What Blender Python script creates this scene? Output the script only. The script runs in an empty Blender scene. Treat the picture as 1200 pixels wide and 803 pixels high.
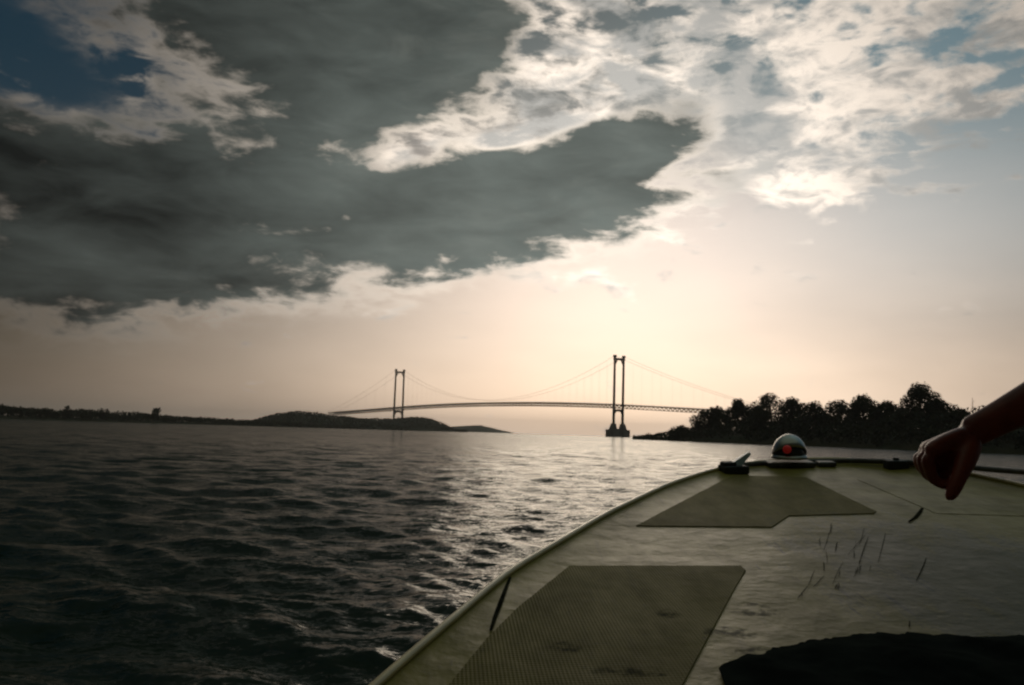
import bpy, bmesh, math, random
import numpy as np
from mathutils import Vector, Matrix, noise as mnoise

# ------------------------------------------------------------------ camera, sky, sun, exposure
SC = bpy.context.scene
COL = SC.collection
R = math.radians
F = 1200 * 32 / 36.0                 # focal length in photograph pixels
EYE = 1.25                           # eye height over the water
PITCH, ROLL = R(5.67), R(1.82)
SUN_AZ, SUN_EL = 6.5, 11.0           # degrees, azimuth to the right of +Y
f0 = Vector((0, math.cos(PITCH), math.sin(PITCH)))
u0 = Vector((0, -math.sin(PITCH), math.cos(PITCH)))
r0 = Vector((1, 0, 0))
RV = r0 * math.cos(ROLL) + u0 * math.sin(ROLL)
UV = u0 * math.cos(ROLL) - r0 * math.sin(ROLL)
FV = f0
CAM = Vector((0, 0, EYE))

def ray(px, py):
    return (RV * ((px - 600) / F) + UV * ((401.5 - py) / F) + FV).normalized()
def azel(px, py):
    d = ray(px, py)
    return math.degrees(math.atan2(d.x, d.y)), math.degrees(math.asin(d.z))
def far(px, py, dist):               # world point seen there at a horizontal distance
    d = ray(px, py)
    return CAM + d * (dist / math.hypot(d.x, d.y))

cam = bpy.data.cameras.new('camera')
cam.lens = 32; cam.sensor_width = 36; cam.clip_start = 0.05; cam.clip_end = 60000
camo = bpy.data.objects.new('camera', cam)
COL.objects.link(camo)
camo.matrix_world = Matrix(((RV.x, UV.x, -FV.x, 0), (RV.y, UV.y, -FV.y, 0), (RV.z, UV.z, -FV.z, EYE), (0, 0, 0, 1)))
SC.camera = camo
SC.view_settings.view_transform = 'Standard'
SC.view_settings.look = 'None'
SC.view_settings.exposure = -1.72
SC.view_settings.gamma = 1.0
SC.render.engine = 'CYCLES'
SC.cycles.filter_width = 2.3
SC.cycles.use_denoising = True
SC.cycles.max_bounces = 6
SC.cycles.volume_bounces = 0

class E:                             # small expression builder over shader math nodes
    nt = None
    def __init__(s, sock): s.s = sock
    @staticmethod
    def put(node, i, v):
        if isinstance(v, E): E.nt.links.new(v.s, node.inputs[i])
        else: node.inputs[i].default_value = v
    @staticmethod
    def m(op, *a, clamp=False):
        n = E.nt.nodes.new('ShaderNodeMath'); n.operation = op; n.use_clamp = clamp
        for i, v in enumerate(a): E.put(n, i, v)
        return E(n.outputs[0])
    def __add__(a, b): return E.m('ADD', a, b)
    __radd__ = __add__
    def __sub__(a, b): return E.m('SUBTRACT', a, b)
    def __rsub__(a, b): return E.m('SUBTRACT', b, a)
    def __mul__(a, b): return E.m('MULTIPLY', a, b)
    __rmul__ = __mul__
    def __truediv__(a, b): return E.m('DIVIDE', a, b)
def smooth(lo, hi, v):
    n = E.nt.nodes.new('ShaderNodeMapRange'); n.interpolation_type = 'SMOOTHSTEP'
    E.put(n, 0, v); n.inputs[1].default_value = lo; n.inputs[2].default_value = hi
    return E(n.outputs[0])
def gexp(v): return E.m('EXPONENT', v)
def mixc(fac, a, b, mode='MIX'):
    n = E.nt.nodes.new('ShaderNodeMix'); n.data_type = 'RGBA'; n.blend_type = mode; n.clamp_factor = True
    for i, v in ((0, fac), (6, a), (7, b)):
        if isinstance(v, E): E.nt.links.new(v.s, n.inputs[i])
        elif i == 0: n.inputs[0].default_value = v
        else: n.inputs[i].default_value = (*v, 1)
    return E(n.outputs[2])
def scalec(c, k):                    # colour times scalar
    n = E.nt.nodes.new('ShaderNodeVectorMath'); n.operation = 'SCALE'
    if isinstance(c, E): E.nt.links.new(c.s, n.inputs[0])
    else: n.inputs[0].default_value = c
    E.put(n, 3, k)
    return E(n.outputs[0])
def addc(a, b):
    n = E.nt.nodes.new('ShaderNodeVectorMath'); n.operation = 'ADD'
    for i, v in enumerate((a, b)):
        if isinstance(v, E): E.nt.links.new(v.s, n.inputs[i])
        else: n.inputs[i].default_value = v
    return E(n.outputs[0])
def noise(vec, scale, detail=6, rough=0.55, dist=0.0):
    n = E.nt.nodes.new('ShaderNodeTexNoise')
    if vec is not None: E.nt.links.new(vec.s, n.inputs['Vector'])
    n.inputs['Scale'].default_value = scale; n.inputs['Detail'].default_value = detail
    n.inputs['Roughness'].default_value = rough; n.inputs['Distortion'].default_value = dist
    return E(n.outputs[0])
def mapping(vec, rot=(0, 0, 0), scale=(1, 1, 1), loc=(0, 0, 0)):
    n = E.nt.nodes.new('ShaderNodeMapping')
    E.nt.links.new(vec.s, n.inputs[0])
    n.inputs[1].default_value = loc; n.inputs[2].default_value = rot; n.inputs[3].default_value = scale
    return E(n.outputs[0])
def combine(x, y, z):
    n = E.nt.nodes.new('ShaderNodeCombineXYZ')
    for i, v in enumerate((x, y, z)): E.put(n, i, v)
    return E(n.outputs[0])

world = bpy.data.worlds.new('World'); SC.world = world; world.use_nodes = True
E.nt = wt = world.node_tree
wt.nodes.clear()
tc = wt.nodes.new('ShaderNodeTexCoord'); D = E(tc.outputs['Generated'])
sp = wt.nodes.new('ShaderNodeSeparateXYZ'); wt.links.new(D.s, sp.inputs[0])
dx, dy, dz = (E(sp.outputs[i]) for i in range(3))
AZ = E.m('ARCTAN2', dx, dy) * 57.2958
EL = E.m('ARCSINE', dz) * 57.2958
sv = Vector((math.sin(R(SUN_AZ)) * math.cos(R(SUN_EL)), math.cos(R(SUN_AZ)) * math.cos(R(SUN_EL)), math.sin(R(SUN_EL))))
GAM = E.m('ARCCOSINE', E.m('MINIMUM', dx * sv.x + dy * sv.y + dz * sv.z, 0.99999)) * 57.2958
nish = wt.nodes.new('ShaderNodeTexSky'); nish.sky_type = 'NISHITA'; nish.sun_disc = False
nish.sun_elevation = R(SUN_EL); nish.sun_rotation = R(SUN_AZ); nish.dust_density = 2.0; nish.altitude = 0
NI = E(nish.outputs[0])
PX = 0.0537                          # degrees in one photograph pixel
def blob(px, py, rx, ry, tilt=0.0, pw=1.0):
    a0, e0 = azel(px, py)
    c, s = math.cos(R(tilt)), math.sin(R(tilt))
    u, v = AZ - a0, EL - e0
    p = (u * c + v * s) * (1 / (rx * PX)); q = (v * c - u * s) * (1 / (ry * PX))
    return gexp((p * p + q * q) * -1.0) if pw == 1 else gexp(E.m('POWER', p * p + q * q, pw) * -1.0)
def total(l):
    t = l[0]
    for x in l[1:]: t = t + x
    return t
world.cycles.sampling_method = 'MANUAL'; world.cycles.sample_map_resolution = 512
KE = 4.0                              # the picture is exposed 2.0 stops down: cloud and haze light is given at that scale
n_soft = noise(mapping(D, rot=(0, R(4), 0), scale=(1, 1, 3.4)), 4.5, 4, 0.5)
ELP = E.m('MAXIMUM', EL, 0.0)
glow = gexp(E.m('POWER', GAM * (1 / 20.0), 1.8) * -1.0) * (1.0 - 0.5 * smooth(12, 22, EL))
wide = gexp(E.m('POWER', GAM * (1 / 33.0), 1.6) * -1.0)
horiz = gexp(ELP * (-1 / 8.0))
veil = gexp(E.m('POWER', GAM * (1 / 26.0), 1.7) * -1.0)
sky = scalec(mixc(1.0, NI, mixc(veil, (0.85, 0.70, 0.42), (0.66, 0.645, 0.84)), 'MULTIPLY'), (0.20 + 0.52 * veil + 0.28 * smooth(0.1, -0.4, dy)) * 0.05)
sky = addc(sky, scalec((0.72, 0.69, 0.665), glow * 0.49 * KE))
sky = addc(sky, scalec((0.60, 0.465, 0.355), horiz * wide * 1.0 * (0.55 + 0.9 * n_soft) * (1.0 + 0.7 * smooth(4, 24, AZ)) * (0.4 + 0.6 * smooth(-32, -9, AZ)) * KE))
right = smooth(2, 26, AZ) * (1.0 - smooth(50, 110, AZ))
sky = mixc(smooth(-8, -24, AZ) * smooth(6, 16, EL) * smooth(-70, -40, AZ) * 0.85, sky, (0.013 * KE, 0.033 * KE, 0.050 * KE))
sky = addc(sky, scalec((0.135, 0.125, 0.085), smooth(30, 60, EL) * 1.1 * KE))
sky = addc(sky, scalec((0.085, 0.135, 0.16), right * smooth(3, 14, EL) * 0.9 * KE))
n_big = noise(mapping(D, rot=(0, R(8), 0), scale=(1, 1, 1.8)), 4.5, 6, 0.5, 0.3)
n_str = noise(mapping(D, rot=(0, R(24), 0), scale=(1.0, 1.0, 3.0)), 11.0, 6, 0.55, 0.5)
n_puf = noise(mapping(D, rot=(0, R(24), 0), scale=(1.0, 1.0, 2.2), loc=(3, 1, 2)), 24.0, 5, 0.55, 0.4)
n_fine = noise(mapping(D, rot=(0, R(18), 0), scale=(1, 1, 1.5)), 34.0, 4, 0.55, 0.3)
n_rim = noise(mapping(D, scale=(1, 1, 1.5), loc=(5, 2, 7)), 7.0, 3, 0.5)
sky = mixc(smooth(13, 24, EL) * 0.7, sky, mixc(1.0, sky, (0.46, 0.70, 0.80), 'MULTIPLY'))
lit = (0.13 + 1.3 * gexp(E.m('POWER', GAM * (1 / 21.5), 2.0) * -1.0)) * KE
# broken fleecy layer over the upper right, with stray banks along the edges of the dark one
fle = total([blob(720, 80, 290, 120, 12), blob(980, 100, 400, 120, 16), blob(660, 258, 190, 24, 8) * 0.75, blob(450, 312, 200, 16, 3) * 0.7,
             blob(250, 322, 120, 14) * 0.6, blob(60, 142, 105, 26, -14) * 0.62, blob(160, 95, 32, 60) * 0.62, blob(1010, 225, 130, 16) * 0.55,
             blob(1150, 365, 150, 16, 4) * 0.4, blob(900, -150, 500, 160), blob(500, 178, 120, 36, 12)])
cover = smooth(0.0, 1.0, E.m('MINIMUM', fle, 1.0))
ff = (n_str - 0.5) * 1.4 + (n_puf - 0.5) * 1.5 + (n_fine - 0.5) * 0.6 + cover * 0.56 - 0.40
a_fle = smooth(-0.14, 0.34, ff)
shade = smooth(-0.22, 0.26, (n_puf - 0.5) * 1.6 + (n_big - 0.5) * 1.2 - (n_str - 0.5) * 0.8 - 0.02)
c_fle = mixc(shade * 0.88, scalec((1.0, 0.87, 0.74), lit), scalec((0.42, 0.42, 0.40), lit * 0.75 + 0.06 * KE))
sky = mixc(a_fle * 0.94, sky, c_fle)
# thick dark bank: a few broad masses with frayed edges, bright only where it thins
dark = total([blob(390, 60, 190, 105), blob(230, 244, 400, 76, 3), blob(560, 236, 210, 46, 6), blob(700, 186, 110, 34, 22) * 0.85,
              blob(-20, 265, 240, 88), blob(60, 314, 280, 24, 1) * 0.6, blob(330, -120, 280, 140), blob(550, 20, 80, 50) * 0.5,
              blob(470, 182, 60, 22, 25) * -0.75, blob(585, 165, 50, 16, 12) * -0.5, blob(655, 100, 50, 50) * -0.4, blob(80, 118, 90, 40, -20) * -0.22])
gate = smooth(0.02, 0.4, dark)
bank = E.m('MINIMUM', dark, 1.1) * 1.1 + ((n_big - 0.5) * 1.7 + (n_str - 0.5) * 1.5 + (n_puf - 0.5) * 1.2 + (n_fine - 0.5) * 0.4) * gate - 0.28
a_bank = smooth(-0.20, 0.42, bank)
core = smooth(-0.10, 0.50, bank + (n_rim - 0.5) * 0.9)
c_thick = scalec((0.78, 0.90, 0.82), E.m('MAXIMUM', 0.006 + 0.13 * wide * wide + 0.02 * wide + ((n_str - 0.5) * 0.11 + (n_soft - 0.5) * 0.17) * (0.25 + wide), 0.008) * KE)
c_rim = scalec((1.0, 0.87, 0.73), lit * 0.85)
sky = mixc(a_bank * 0.98, sky, mixc(core, c_rim, c_thick))
sky = mixc(smooth(0, -3, EL), sky, (0.09, 0.10, 0.09))
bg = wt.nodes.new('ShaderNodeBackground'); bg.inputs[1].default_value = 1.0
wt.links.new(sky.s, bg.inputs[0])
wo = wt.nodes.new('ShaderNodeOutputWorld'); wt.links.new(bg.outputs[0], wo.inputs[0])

sun = bpy.data.lights.new('sun', 'SUN'); sun.energy = 1.1; sun.angle = R(20); sun.color = (1.0, 0.85, 0.66)
suno = bpy.data.objects.new('sun', sun); COL.objects.link(suno)
suno.rotation_euler = (-sv).to_track_quat('-Z', 'Y').to_euler()

# ------------------------------------------------------------------ helpers
rng = np.random.default_rng(7)
random.seed(7)
def link(name, me, mat=None, parent=None):
    o = bpy.data.objects.new(name, me); COL.objects.link(o)
    if mat: me.materials.append(mat)
    if parent: o.parent = parent
    return o
def tag(o, label=None, cat=None, group=None, kind=None):
    for k, v in (('label', label), ('category', cat), ('group', group), ('kind', kind)):
        if v: o[k] = v
    return o
def empty(name, loc, label, cat, group=None):
    o = bpy.data.objects.new(name, None); COL.objects.link(o); o.location = loc
    return tag(o, label, cat, group)
def mesh_np(name, v, f):             # arrays -> mesh, all faces of one size
    v = np.asarray(v, float); f = np.asarray(f, int)
    me = bpy.data.meshes.new(name)
    me.vertices.add(len(v)); me.vertices.foreach_set('co', v.ravel())
    k = f.shape[1]
    me.loops.add(f.size); me.loops.foreach_set('vertex_index', f.ravel())
    me.polygons.add(len(f)); me.polygons.foreach_set('loop_start', np.arange(len(f)) * k)
    me.polygons.foreach_set('loop_total', np.full(len(f), k))
    me.update(calc_edges=True); me.validate()
    return me
def smooth_mesh(me, on=True):
    me.polygons.foreach_set('use_smooth', [on] * len(me.polygons)); return me
def grid_faces(n, m, wrap=False):
    i, j = np.meshgrid(np.arange(n - 1), np.arange(m if wrap else m - 1), indexing='ij')
    a = i * m + j; b = i * m + (j + 1) % m
    return np.stack([a, b, b + m, a + m], -1).reshape(-1, 4)
class MB:                            # collects simple solids into one mesh
    def __init__(s): s.bm = bmesh.new()
    def box(s, c, size, rot=None):
        m = Matrix.Translation(c) @ (rot.to_4x4() if rot else Matrix.Identity(4)) @ Matrix.Diagonal((*size, 1))
        bmesh.ops.create_cube(s.bm, size=1, matrix=m); return s
    def bar(s, a, b, w, h=None, up=(0, 0, 1), w2=None, h2=None):     # box beam, may taper
        a, b = Vector(a), Vector(b); h = h or w; w2 = w2 or w; h2 = h2 or h * w2 / w
        d = (b - a).normalized(); x = d.cross(Vector(up))
        if x.length < 1e-4: x = d.cross(Vector((1, 0, 0)))
        x.normalize(); y = x.cross(d)
        vs = [s.bm.verts.new(p + x * sx * ww / 2 + y * sy * hh / 2) for p, ww, hh in ((a, w, h), (b, w2, h2)) for sx, sy in ((-1, -1), (1, -1), (1, 1), (-1, 1))]
        for q in ((3, 2, 1, 0), (4, 5, 6, 7), (0, 1, 5, 4), (1, 2, 6, 5), (2, 3, 7, 6), (3, 0, 4, 7)): s.bm.faces.new([vs[i] for i in q])
        return s
    def tube(s, pts, r, n=8):
        pts = [Vector(p) for p in pts]; rs = r if hasattr(r, '__len__') else [r] * len(pts)
        rings = []
        for i, p in enumerate(pts):
            d = (pts[min(i + 1, len(pts) - 1)] - pts[max(i - 1, 0)]).normalized()
            x = d.cross(Vector((0, 0, 1)) if abs(d.z) < 0.9 else Vector((0, 1, 0))).normalized(); y = d.cross(x)
            rings.append([s.bm.verts.new(p + (x * math.cos(2 * math.pi * k / n) + y * math.sin(2 * math.pi * k / n)) * rs[i]) for k in range(n)])
        for a, b in zip(rings, rings[1:]):
            for k in range(n): s.bm.faces.new((a[k], a[(k + 1) % n], b[(k + 1) % n], b[k]))
        s.bm.faces.new(rings[0][::-1]); s.bm.faces.new(rings[-1]); return s
    def lathe(s, prof, c=(0, 0, 0), n=24, rot=None):                 # (radius, height) pairs
        c = Vector(c); rings = []
        for r, z in prof:
            rings.append([s.bm.verts.new(c + ((rot or Matrix.Identity(3)) @ Vector((r * math.cos(2 * math.pi * k / n), r * math.sin(2 * math.pi * k / n), z)))) for k in range(n)])
        for a, b in zip(rings, rings[1:]):
            for k in range(n): s.bm.faces.new((a[k], a[(k + 1) % n], b[(k + 1) % n], b[k]))
        s.bm.faces.new(rings[0][::-1]); s.bm.faces.new(rings[-1]); return s
    def build(s, name, mat, parent=None, smooth_=False, bevel=0):
        if bevel:
            bmesh.ops.bevel(s.bm, geom=[e for e in s.bm.edges if e.calc_face_angle(0) > 0.6], offset=bevel, segments=2, affect='EDGES', profile=0.6)
        bmesh.ops.recalc_face_normals(s.bm, faces=s.bm.faces)
        me = bpy.data.meshes.new(name); s.bm.to_mesh(me); s.bm.free()
        if smooth_: smooth_mesh(me)
        return link(name, me, mat, parent)

# ------------------------------------------------------------------ materials
def mat(name, col, rough=0.6, metal=0.0, var=None, bump=None, coords='Object', spec=0.5):
    m = bpy.data.materials.new(name); m.use_nodes = True
    E.nt = nt = m.node_tree; b = nt.nodes['Principled BSDF']
    b.inputs['Base Color'].default_value = (*col, 1); b.inputs['Roughness'].default_value = rough; b.inputs['Metallic'].default_value = metal
    b.inputs['Specular IOR Level'].default_value = spec
    tc = nt.nodes.new('ShaderNodeTexCoord'); v = E(tc.outputs[coords])
    if var:                          # (second colour, scale, detail)
        f = smooth(0.35, 0.65, noise(v, var[1], var[2] if len(var) > 2 else 5))
        nt.links.new(mixc(f, col, var[0]).s, b.inputs['Base Color'])
    if bump:                         # (scale, strength, distance)
        bn = nt.nodes.new('ShaderNodeBump'); bn.inputs['Strength'].default_value = bump[1]; bn.inputs['Distance'].default_value = bump[2]
        nt.links.new(noise(v, bump[0], 6).s, bn.inputs['Height']); nt.links.new(bn.outputs[0], b.inputs['Normal'])
    return m
M = dict(
    leaf=mat('leaf', (0.035, 0.042, 0.015), 0.8, var=((0.055, 0.058, 0.022), 0.35, 3)),
    leaf_far=mat('leaf_far', (0.05, 0.06, 0.025), 0.8, var=((0.075, 0.075, 0.035), 0.02, 3)),
    bark=mat('bark', (0.07, 0.05, 0.035), 0.9, var=((0.04, 0.03, 0.02), 3.0), bump=(6, 0.6, 0.05)),
    bank=mat('bank', (0.07, 0.075, 0.035), 0.95, var=((0.11, 0.09, 0.05), 0.08, 6), bump=(0.8, 0.6, 0.4)),
    hill=mat('hill', (0.05, 0.06, 0.03), 0.95, var=((0.08, 0.075, 0.04), 0.01, 6), bump=(0.06, 0.6, 3)),
    steel=mat('steel', (0.14, 0.085, 0.05), 0.7, var=((0.07, 0.045, 0.03), 0.05)),
    concrete=mat('concrete', (0.25, 0.22, 0.18), 0.85, var=((0.16, 0.14, 0.11), 0.1)),
    asphalt=mat('asphalt', (0.05, 0.05, 0.05), 0.9, var=((0.065, 0.063, 0.06), 0.3)),
    black=mat('black_rubber', (0.02, 0.02, 0.02), 0.6, var=((0.035, 0.034, 0.03), 30), bump=(60, 0.3, 0.002)),
    rail=mat('weathered_rail', (0.10, 0.095, 0.085), 0.5, 0.2, var=((0.06, 0.05, 0.04), 20)),
    chrome=mat('worn_chrome', (0.50, 0.50, 0.48), 0.36, 1.0, var=((0.45, 0.43, 0.4), 25)),
    smoke=mat('dark_glass', (0.03, 0.035, 0.035), 0.12),
    red=mat('red_lens', (0.75, 0.03, 0.025), 0.35),
    blue=mat('pale_blue_plastic', (0.62, 0.74, 0.85), 0.3, var=((0.5, 0.62, 0.74), 30)),
    cloth=mat('black_cloth', (0.030, 0.034, 0.030), 0.95, var=((0.02, 0.022, 0.02), 12), bump=(160, 0.4, 0.002), spec=0.0),
    shirt=mat('dark_shirt', (0.05, 0.06, 0.08), 0.9, var=((0.06, 0.07, 0.09), 14)),
    shorts=mat('khaki_shorts', (0.15, 0.13, 0.09), 0.9, var=((0.12, 0.10, 0.07), 14)),
    skin=mat('skin', (0.38, 0.07, 0.038), 0.45, var=((0.26, 0.046, 0.026), 30), bump=(140, 0.15, 0.002)),
    hair=mat('hair', (0.012, 0.010, 0.009), 0.6, bump=(90, 0.8, 0.006)),
    cream=mat('worn_cream_paint', (0.80, 0.60, 0.25), 0.28, var=((0.6, 0.45, 0.18), 12), spec=0.6),
    haze=None,
    canvas=mat('added_awning_canvas', (0.05, 0.07, 0.06), 0.9, var=((0.07, 0.09, 0.075), 4), bump=(200, 0.2, 0.001)),
    eye=mat('eye', (0.16, 0.13, 0.11), 0.2),
    seam=mat('dirty_sealant', (0.02, 0.018, 0.012), 0.9, var=((0.05, 0.045, 0.03), 30), spec=0.0),
)

_b = M['red'].node_tree.nodes['Principled BSDF']; _b.inputs['Emission Color'].default_value = (1, 0.05, 0.04, 1); _b.inputs['Emission Strength'].default_value = 0.12

# ------------------------------------------------------------------ river haze
hz_ = bpy.data.materials.new('river_haze'); hz_.use_nodes = True; hz_.node_tree.nodes.clear()
_o = hz_.node_tree.nodes.new('ShaderNodeOutputMaterial'); _v = hz_.node_tree.nodes.new('ShaderNodeVolumePrincipled')
_v.inputs['Color'].default_value = (0.95, 0.93, 0.92, 1); _v.inputs['Density'].default_value = 0.00009; _v.inputs['Anisotropy'].default_value = 0.3
hz_.node_tree.links.new(_v.outputs[0], _o.inputs['Volume'])
hzb = MB(); hzb.box((0, 0, 63.5), (18200, 18200, 131)); tag(hzb.build('haze', hz_), kind='stuff')

# ------------------------------------------------------------------ water: one sheet, real waves near, ripples by bump
def make_water():
    r = np.concatenate([0.8 * (420 / 0.8) ** (np.arange(860) / 860), 420 * (9000 / 420) ** (np.arange(60) / 59)])
    NR = len(r)
    front = np.linspace(R(-42), R(42), 560)
    back = np.linspace(R(42), R(318), 90)[1:-1]
    a = np.concatenate([front, back]); NA = len(a)
    rr, aa = np.meshgrid(r, a, indexing='ij')
    x, y = rr * np.sin(aa), rr * np.cos(aa)
    z = np.zeros_like(x); ox = np.zeros_like(x); oy = np.zeros_like(x)
    spacing = np.maximum(np.gradient(r)[:, None], rr * (front[1] - front[0]))
    wind = R(250)
    W = rng
    n = 130
    lam = np.exp(W.uniform(math.log(0.17), math.log(3.2), n))
    th = wind + W.normal(0, 0.8, n)
    ph = W.uniform(0, 2 * np.pi, n)
    for l, t, p in zip(lam, th, ph):
        amp = 0.0038 * l ** 0.78 * (1.0 if l < 1.2 else 0.75)
        k = 2 * np.pi / l
        fade = np.clip((l / spacing - 2.2) / 3.0, 0, 1)
        # slow patches: gusts and calmer lanes
        g = 0.75 + 0.45 * np.sin(x * 0.11 * math.cos(t + 1) + y * 0.07 * math.sin(t + 1) + p * 3)
        ar = k * (x * math.cos(t) + y * math.sin(t)) + p + 0.6 * np.sin(0.31 * k * (x * math.sin(t) - y * math.cos(t)) + 2 * p)
        z += amp * fade * g * np.cos(ar)
        ox -= 0.8 * amp * fade * g * math.cos(t) * np.sin(ar); oy -= 0.8 * amp * fade * g * math.sin(t) * np.sin(ar)
    v = np.stack([x + ox, y + oy, z], -1).reshape(-1, 3)
    f = grid_faces(NR, NA, True)
    c = len(v); v = np.vstack([v, [[0, 0, 0]]])
    me = mesh_np('river', v, f[:, ::-1])
    bm = bmesh.new(); bm.from_mesh(me); bm.verts.ensure_lookup_table()
    for j in range(NA): bm.faces.new((bm.verts[c], bm.verts[(j + 1) % NA], bm.verts[j]))
    bmesh.ops.recalc_face_normals(bm, faces=bm.faces)
    if bm.faces[0].normal.z < 0: bmesh.ops.reverse_faces(bm, faces=bm.faces)
    bm.to_mesh(me); bm.free(); smooth_mesh(me)
    m = bpy.data.materials.new('river_water'); m.use_nodes = True
    E.nt = nt = m.node_tree; b = nt.nodes['Principled BSDF']
    b.inputs['Base Color'].default_value = (0.010, 0.022, 0.015, 1)
    b.inputs['Roughness'].default_value = 0.13; b.inputs['IOR'].default_value = 1.33; b.inputs['Specular IOR Level'].default_value = 0.36
    g = nt.nodes.new('ShaderNodeNewGeometry'); P = E(g.outputs['Position'])
    cd = nt.nodes.new('ShaderNodeVectorMath'); cd.operation = 'LENGTH'; nt.links.new(P.s, cd.inputs[0])
    dist = E(cd.outputs['Value'])
    def slopes(vec, scale, detail, rough):      # two independent channels of one noise, as wave slopes
        n = nt.nodes.new('ShaderNodeTexNoise'); nt.links.new(vec.s, n.inputs['Vector'])
        n.inputs['Scale'].default_value = scale; n.inputs['Detail'].default_value = detail; n.inputs['Roughness'].default_value = rough
        return addc(E(n.outputs['Color']), (-0.5, -0.5, -0.5))
    s0 = slopes(mapping(P, rot=(0, 0, R(30)), scale=(0.8, 1.3, 1)), 24.0, 3, 0.6)
    s1 = slopes(mapping(P, rot=(0, 0, R(12)), scale=(0.7, 1.6, 1)), 6.0, 4, 0.6)
    s2 = slopes(mapping(P, rot=(0, 0, R(-8)), scale=(0.55, 1.5, 1)), 1.1, 6, 0.68)
    s3 = slopes(mapping(P, rot=(0, 0, R(6)), scale=(0.4, 1.3, 1)), 0.16, 5, 0.65)
    gust = 0.6 + 0.8 * noise(mapping(P, scale=(0.5, 1.2, 1)), 0.03, 4, 0.6)
    tot = addc(addc(addc(scalec(s1, 1.0), scalec(s0, 0.8)), scalec(s2, (0.35 + 0.95 * smooth(5, 60, dist)) * gust)), scalec(s3, smooth(40, 250, dist) * 1.2))
    sx = nt.nodes.new('ShaderNodeSeparateXYZ'); nt.links.new(tot.s, sx.inputs[0])
    nn = addc(combine(E(sx.outputs[0]) * 0.8, E(sx.outputs[1]) * 1.1, 0.0), E(g.outputs['Normal']))
    vn = nt.nodes.new('ShaderNodeVectorMath'); vn.operation = 'NORMALIZE'; nt.links.new(nn.s, vn.inputs[0])
    nt.links.new(vn.outputs[0], b.inputs['Normal'])
    df = nt.nodes.new('ShaderNodeBsdfDiffuse'); df.inputs['Color'].default_value = (0.022, 0.034, 0.024, 1)   # silt and spent foam in the top of the water
    mx = nt.nodes.new('ShaderNodeMixShader'); mx.inputs[0].default_value = 0.60
    nt.links.new(b.outputs[0], mx.inputs[1]); nt.links.new(df.outputs[0], mx.inputs[2]); nt.links.new(mx.outputs[0], nt.nodes['Material Output'].inputs['Surface'])
    return tag(link('river', me, m), kind='structure')
make_water()

# ------------------------------------------------------------------ land
def leaves(pts, size, jitter=0.35):   # one folded leaf clump card per point, random facing
    n = len(pts); a = rng.normal(size=(n, 3)); a /= np.linalg.norm(a, axis=1)[:, None]
    b = np.cross(a, rng.normal(size=(n, 3))); b /= np.linalg.norm(b, axis=1)[:, None]
    c = np.cross(a, b)
    s = (size * (1 + jitter * rng.normal(size=n)).clip(0.35, 2))[:, None] if np.isscalar(size) else (size * (1 + jitter * rng.normal(size=n)).clip(0.35, 2))[:, None]
    q = np.stack([pts - a * s * 0.55, pts + b * s * 0.38 + c * s * 0.12, pts + a * s * 0.55, pts - b * s * 0.38 + c * s * 0.1], 1)
    return q.reshape(-1, 3), np.arange(4 * n).reshape(n, 4)

def land(name, cols, depth_prof, material, rough, seed):
    """cols: list of (px, water distance, ridge height); depth_prof: (metres behind the water line, share of the height)"""
    pxs = np.linspace(cols[0][0], cols[-1][0], int(max(60, abs(cols[-1][0] - cols[0][0]) / 2)))
    dw = np.interp(pxs, [c[0] for c in cols], [c[1] for c in cols]); hh = np.interp(pxs, [c[0] for c in cols], [c[2] for c in cols])
    bb = np.linspace(0, 1, 22)
    back = np.interp(bb, np.linspace(0, 1, len(depth_prof)), [d[0] for d in depth_prof]); share = np.interp(bb, np.linspace(0, 1, len(depth_prof)), [d[1] for d in depth_prof])
    v = []
    for j in range(len(bb)):
        for i, px in enumerate(pxs):
            w = dw[i] * (1 + 0.012 * mnoise.noise((px * 0.05, seed, 0))) + back[j]
            p = far(px, 505, w)
            nz = mnoise.fractal((p.x * 0.02, p.y * 0.02, seed), 1.0, 2.0, 5) * rough * min(1, bb[j] * 4) * min(1, hh[i] / 3)
            v.append((p.x, p.y, -0.6 + (hh[i] + 0.6) * share[j] + (nz if 0 < j < len(bb) - 1 else 0)))
    f = grid_faces(len(bb), len(pxs))
    me = smooth_mesh(mesh_np(name, v, f[:, ::-1]))
    return tag(link(name, me, material), kind='structure'), np.array(v).reshape(len(bb), len(pxs), 3)

def wood(name, grid, n, size, hfun, material, rows=(3, 21), per=None):
    """leaf clumps over a stretch of land, hfun(px share, rng) gives the height above the soil"""
    nb, npx = grid.shape[:2]
    i = rng.uniform(rows[0], min(rows[1], nb - 1.01), n); j = rng.uniform(0, npx - 1.01, n)
    i0, j0 = i.astype(int), j.astype(int); fi, fj = (i - i0)[:, None], (j - j0)[:, None]
    p = (grid[i0, j0] * (1 - fi) * (1 - fj) + grid[i0 + 1, j0] * fi * (1 - fj) + grid[i0, j0 + 1] * (1 - fi) * fj + grid[i0 + 1, j0 + 1] * fi * fj)
    top = hfun(j / npx, p)
    p[:, 2] += top * rng.beta(2.2, 1.3, n)
    v, f = leaves(p, size)
    return tag(link(name, mesh_np(name, v, f), material), kind='stuff')

def bumps(p, scale, seed):
    return np.array([mnoise.noise((q[0] * scale, q[1] * scale, seed)) for q in p])

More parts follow.
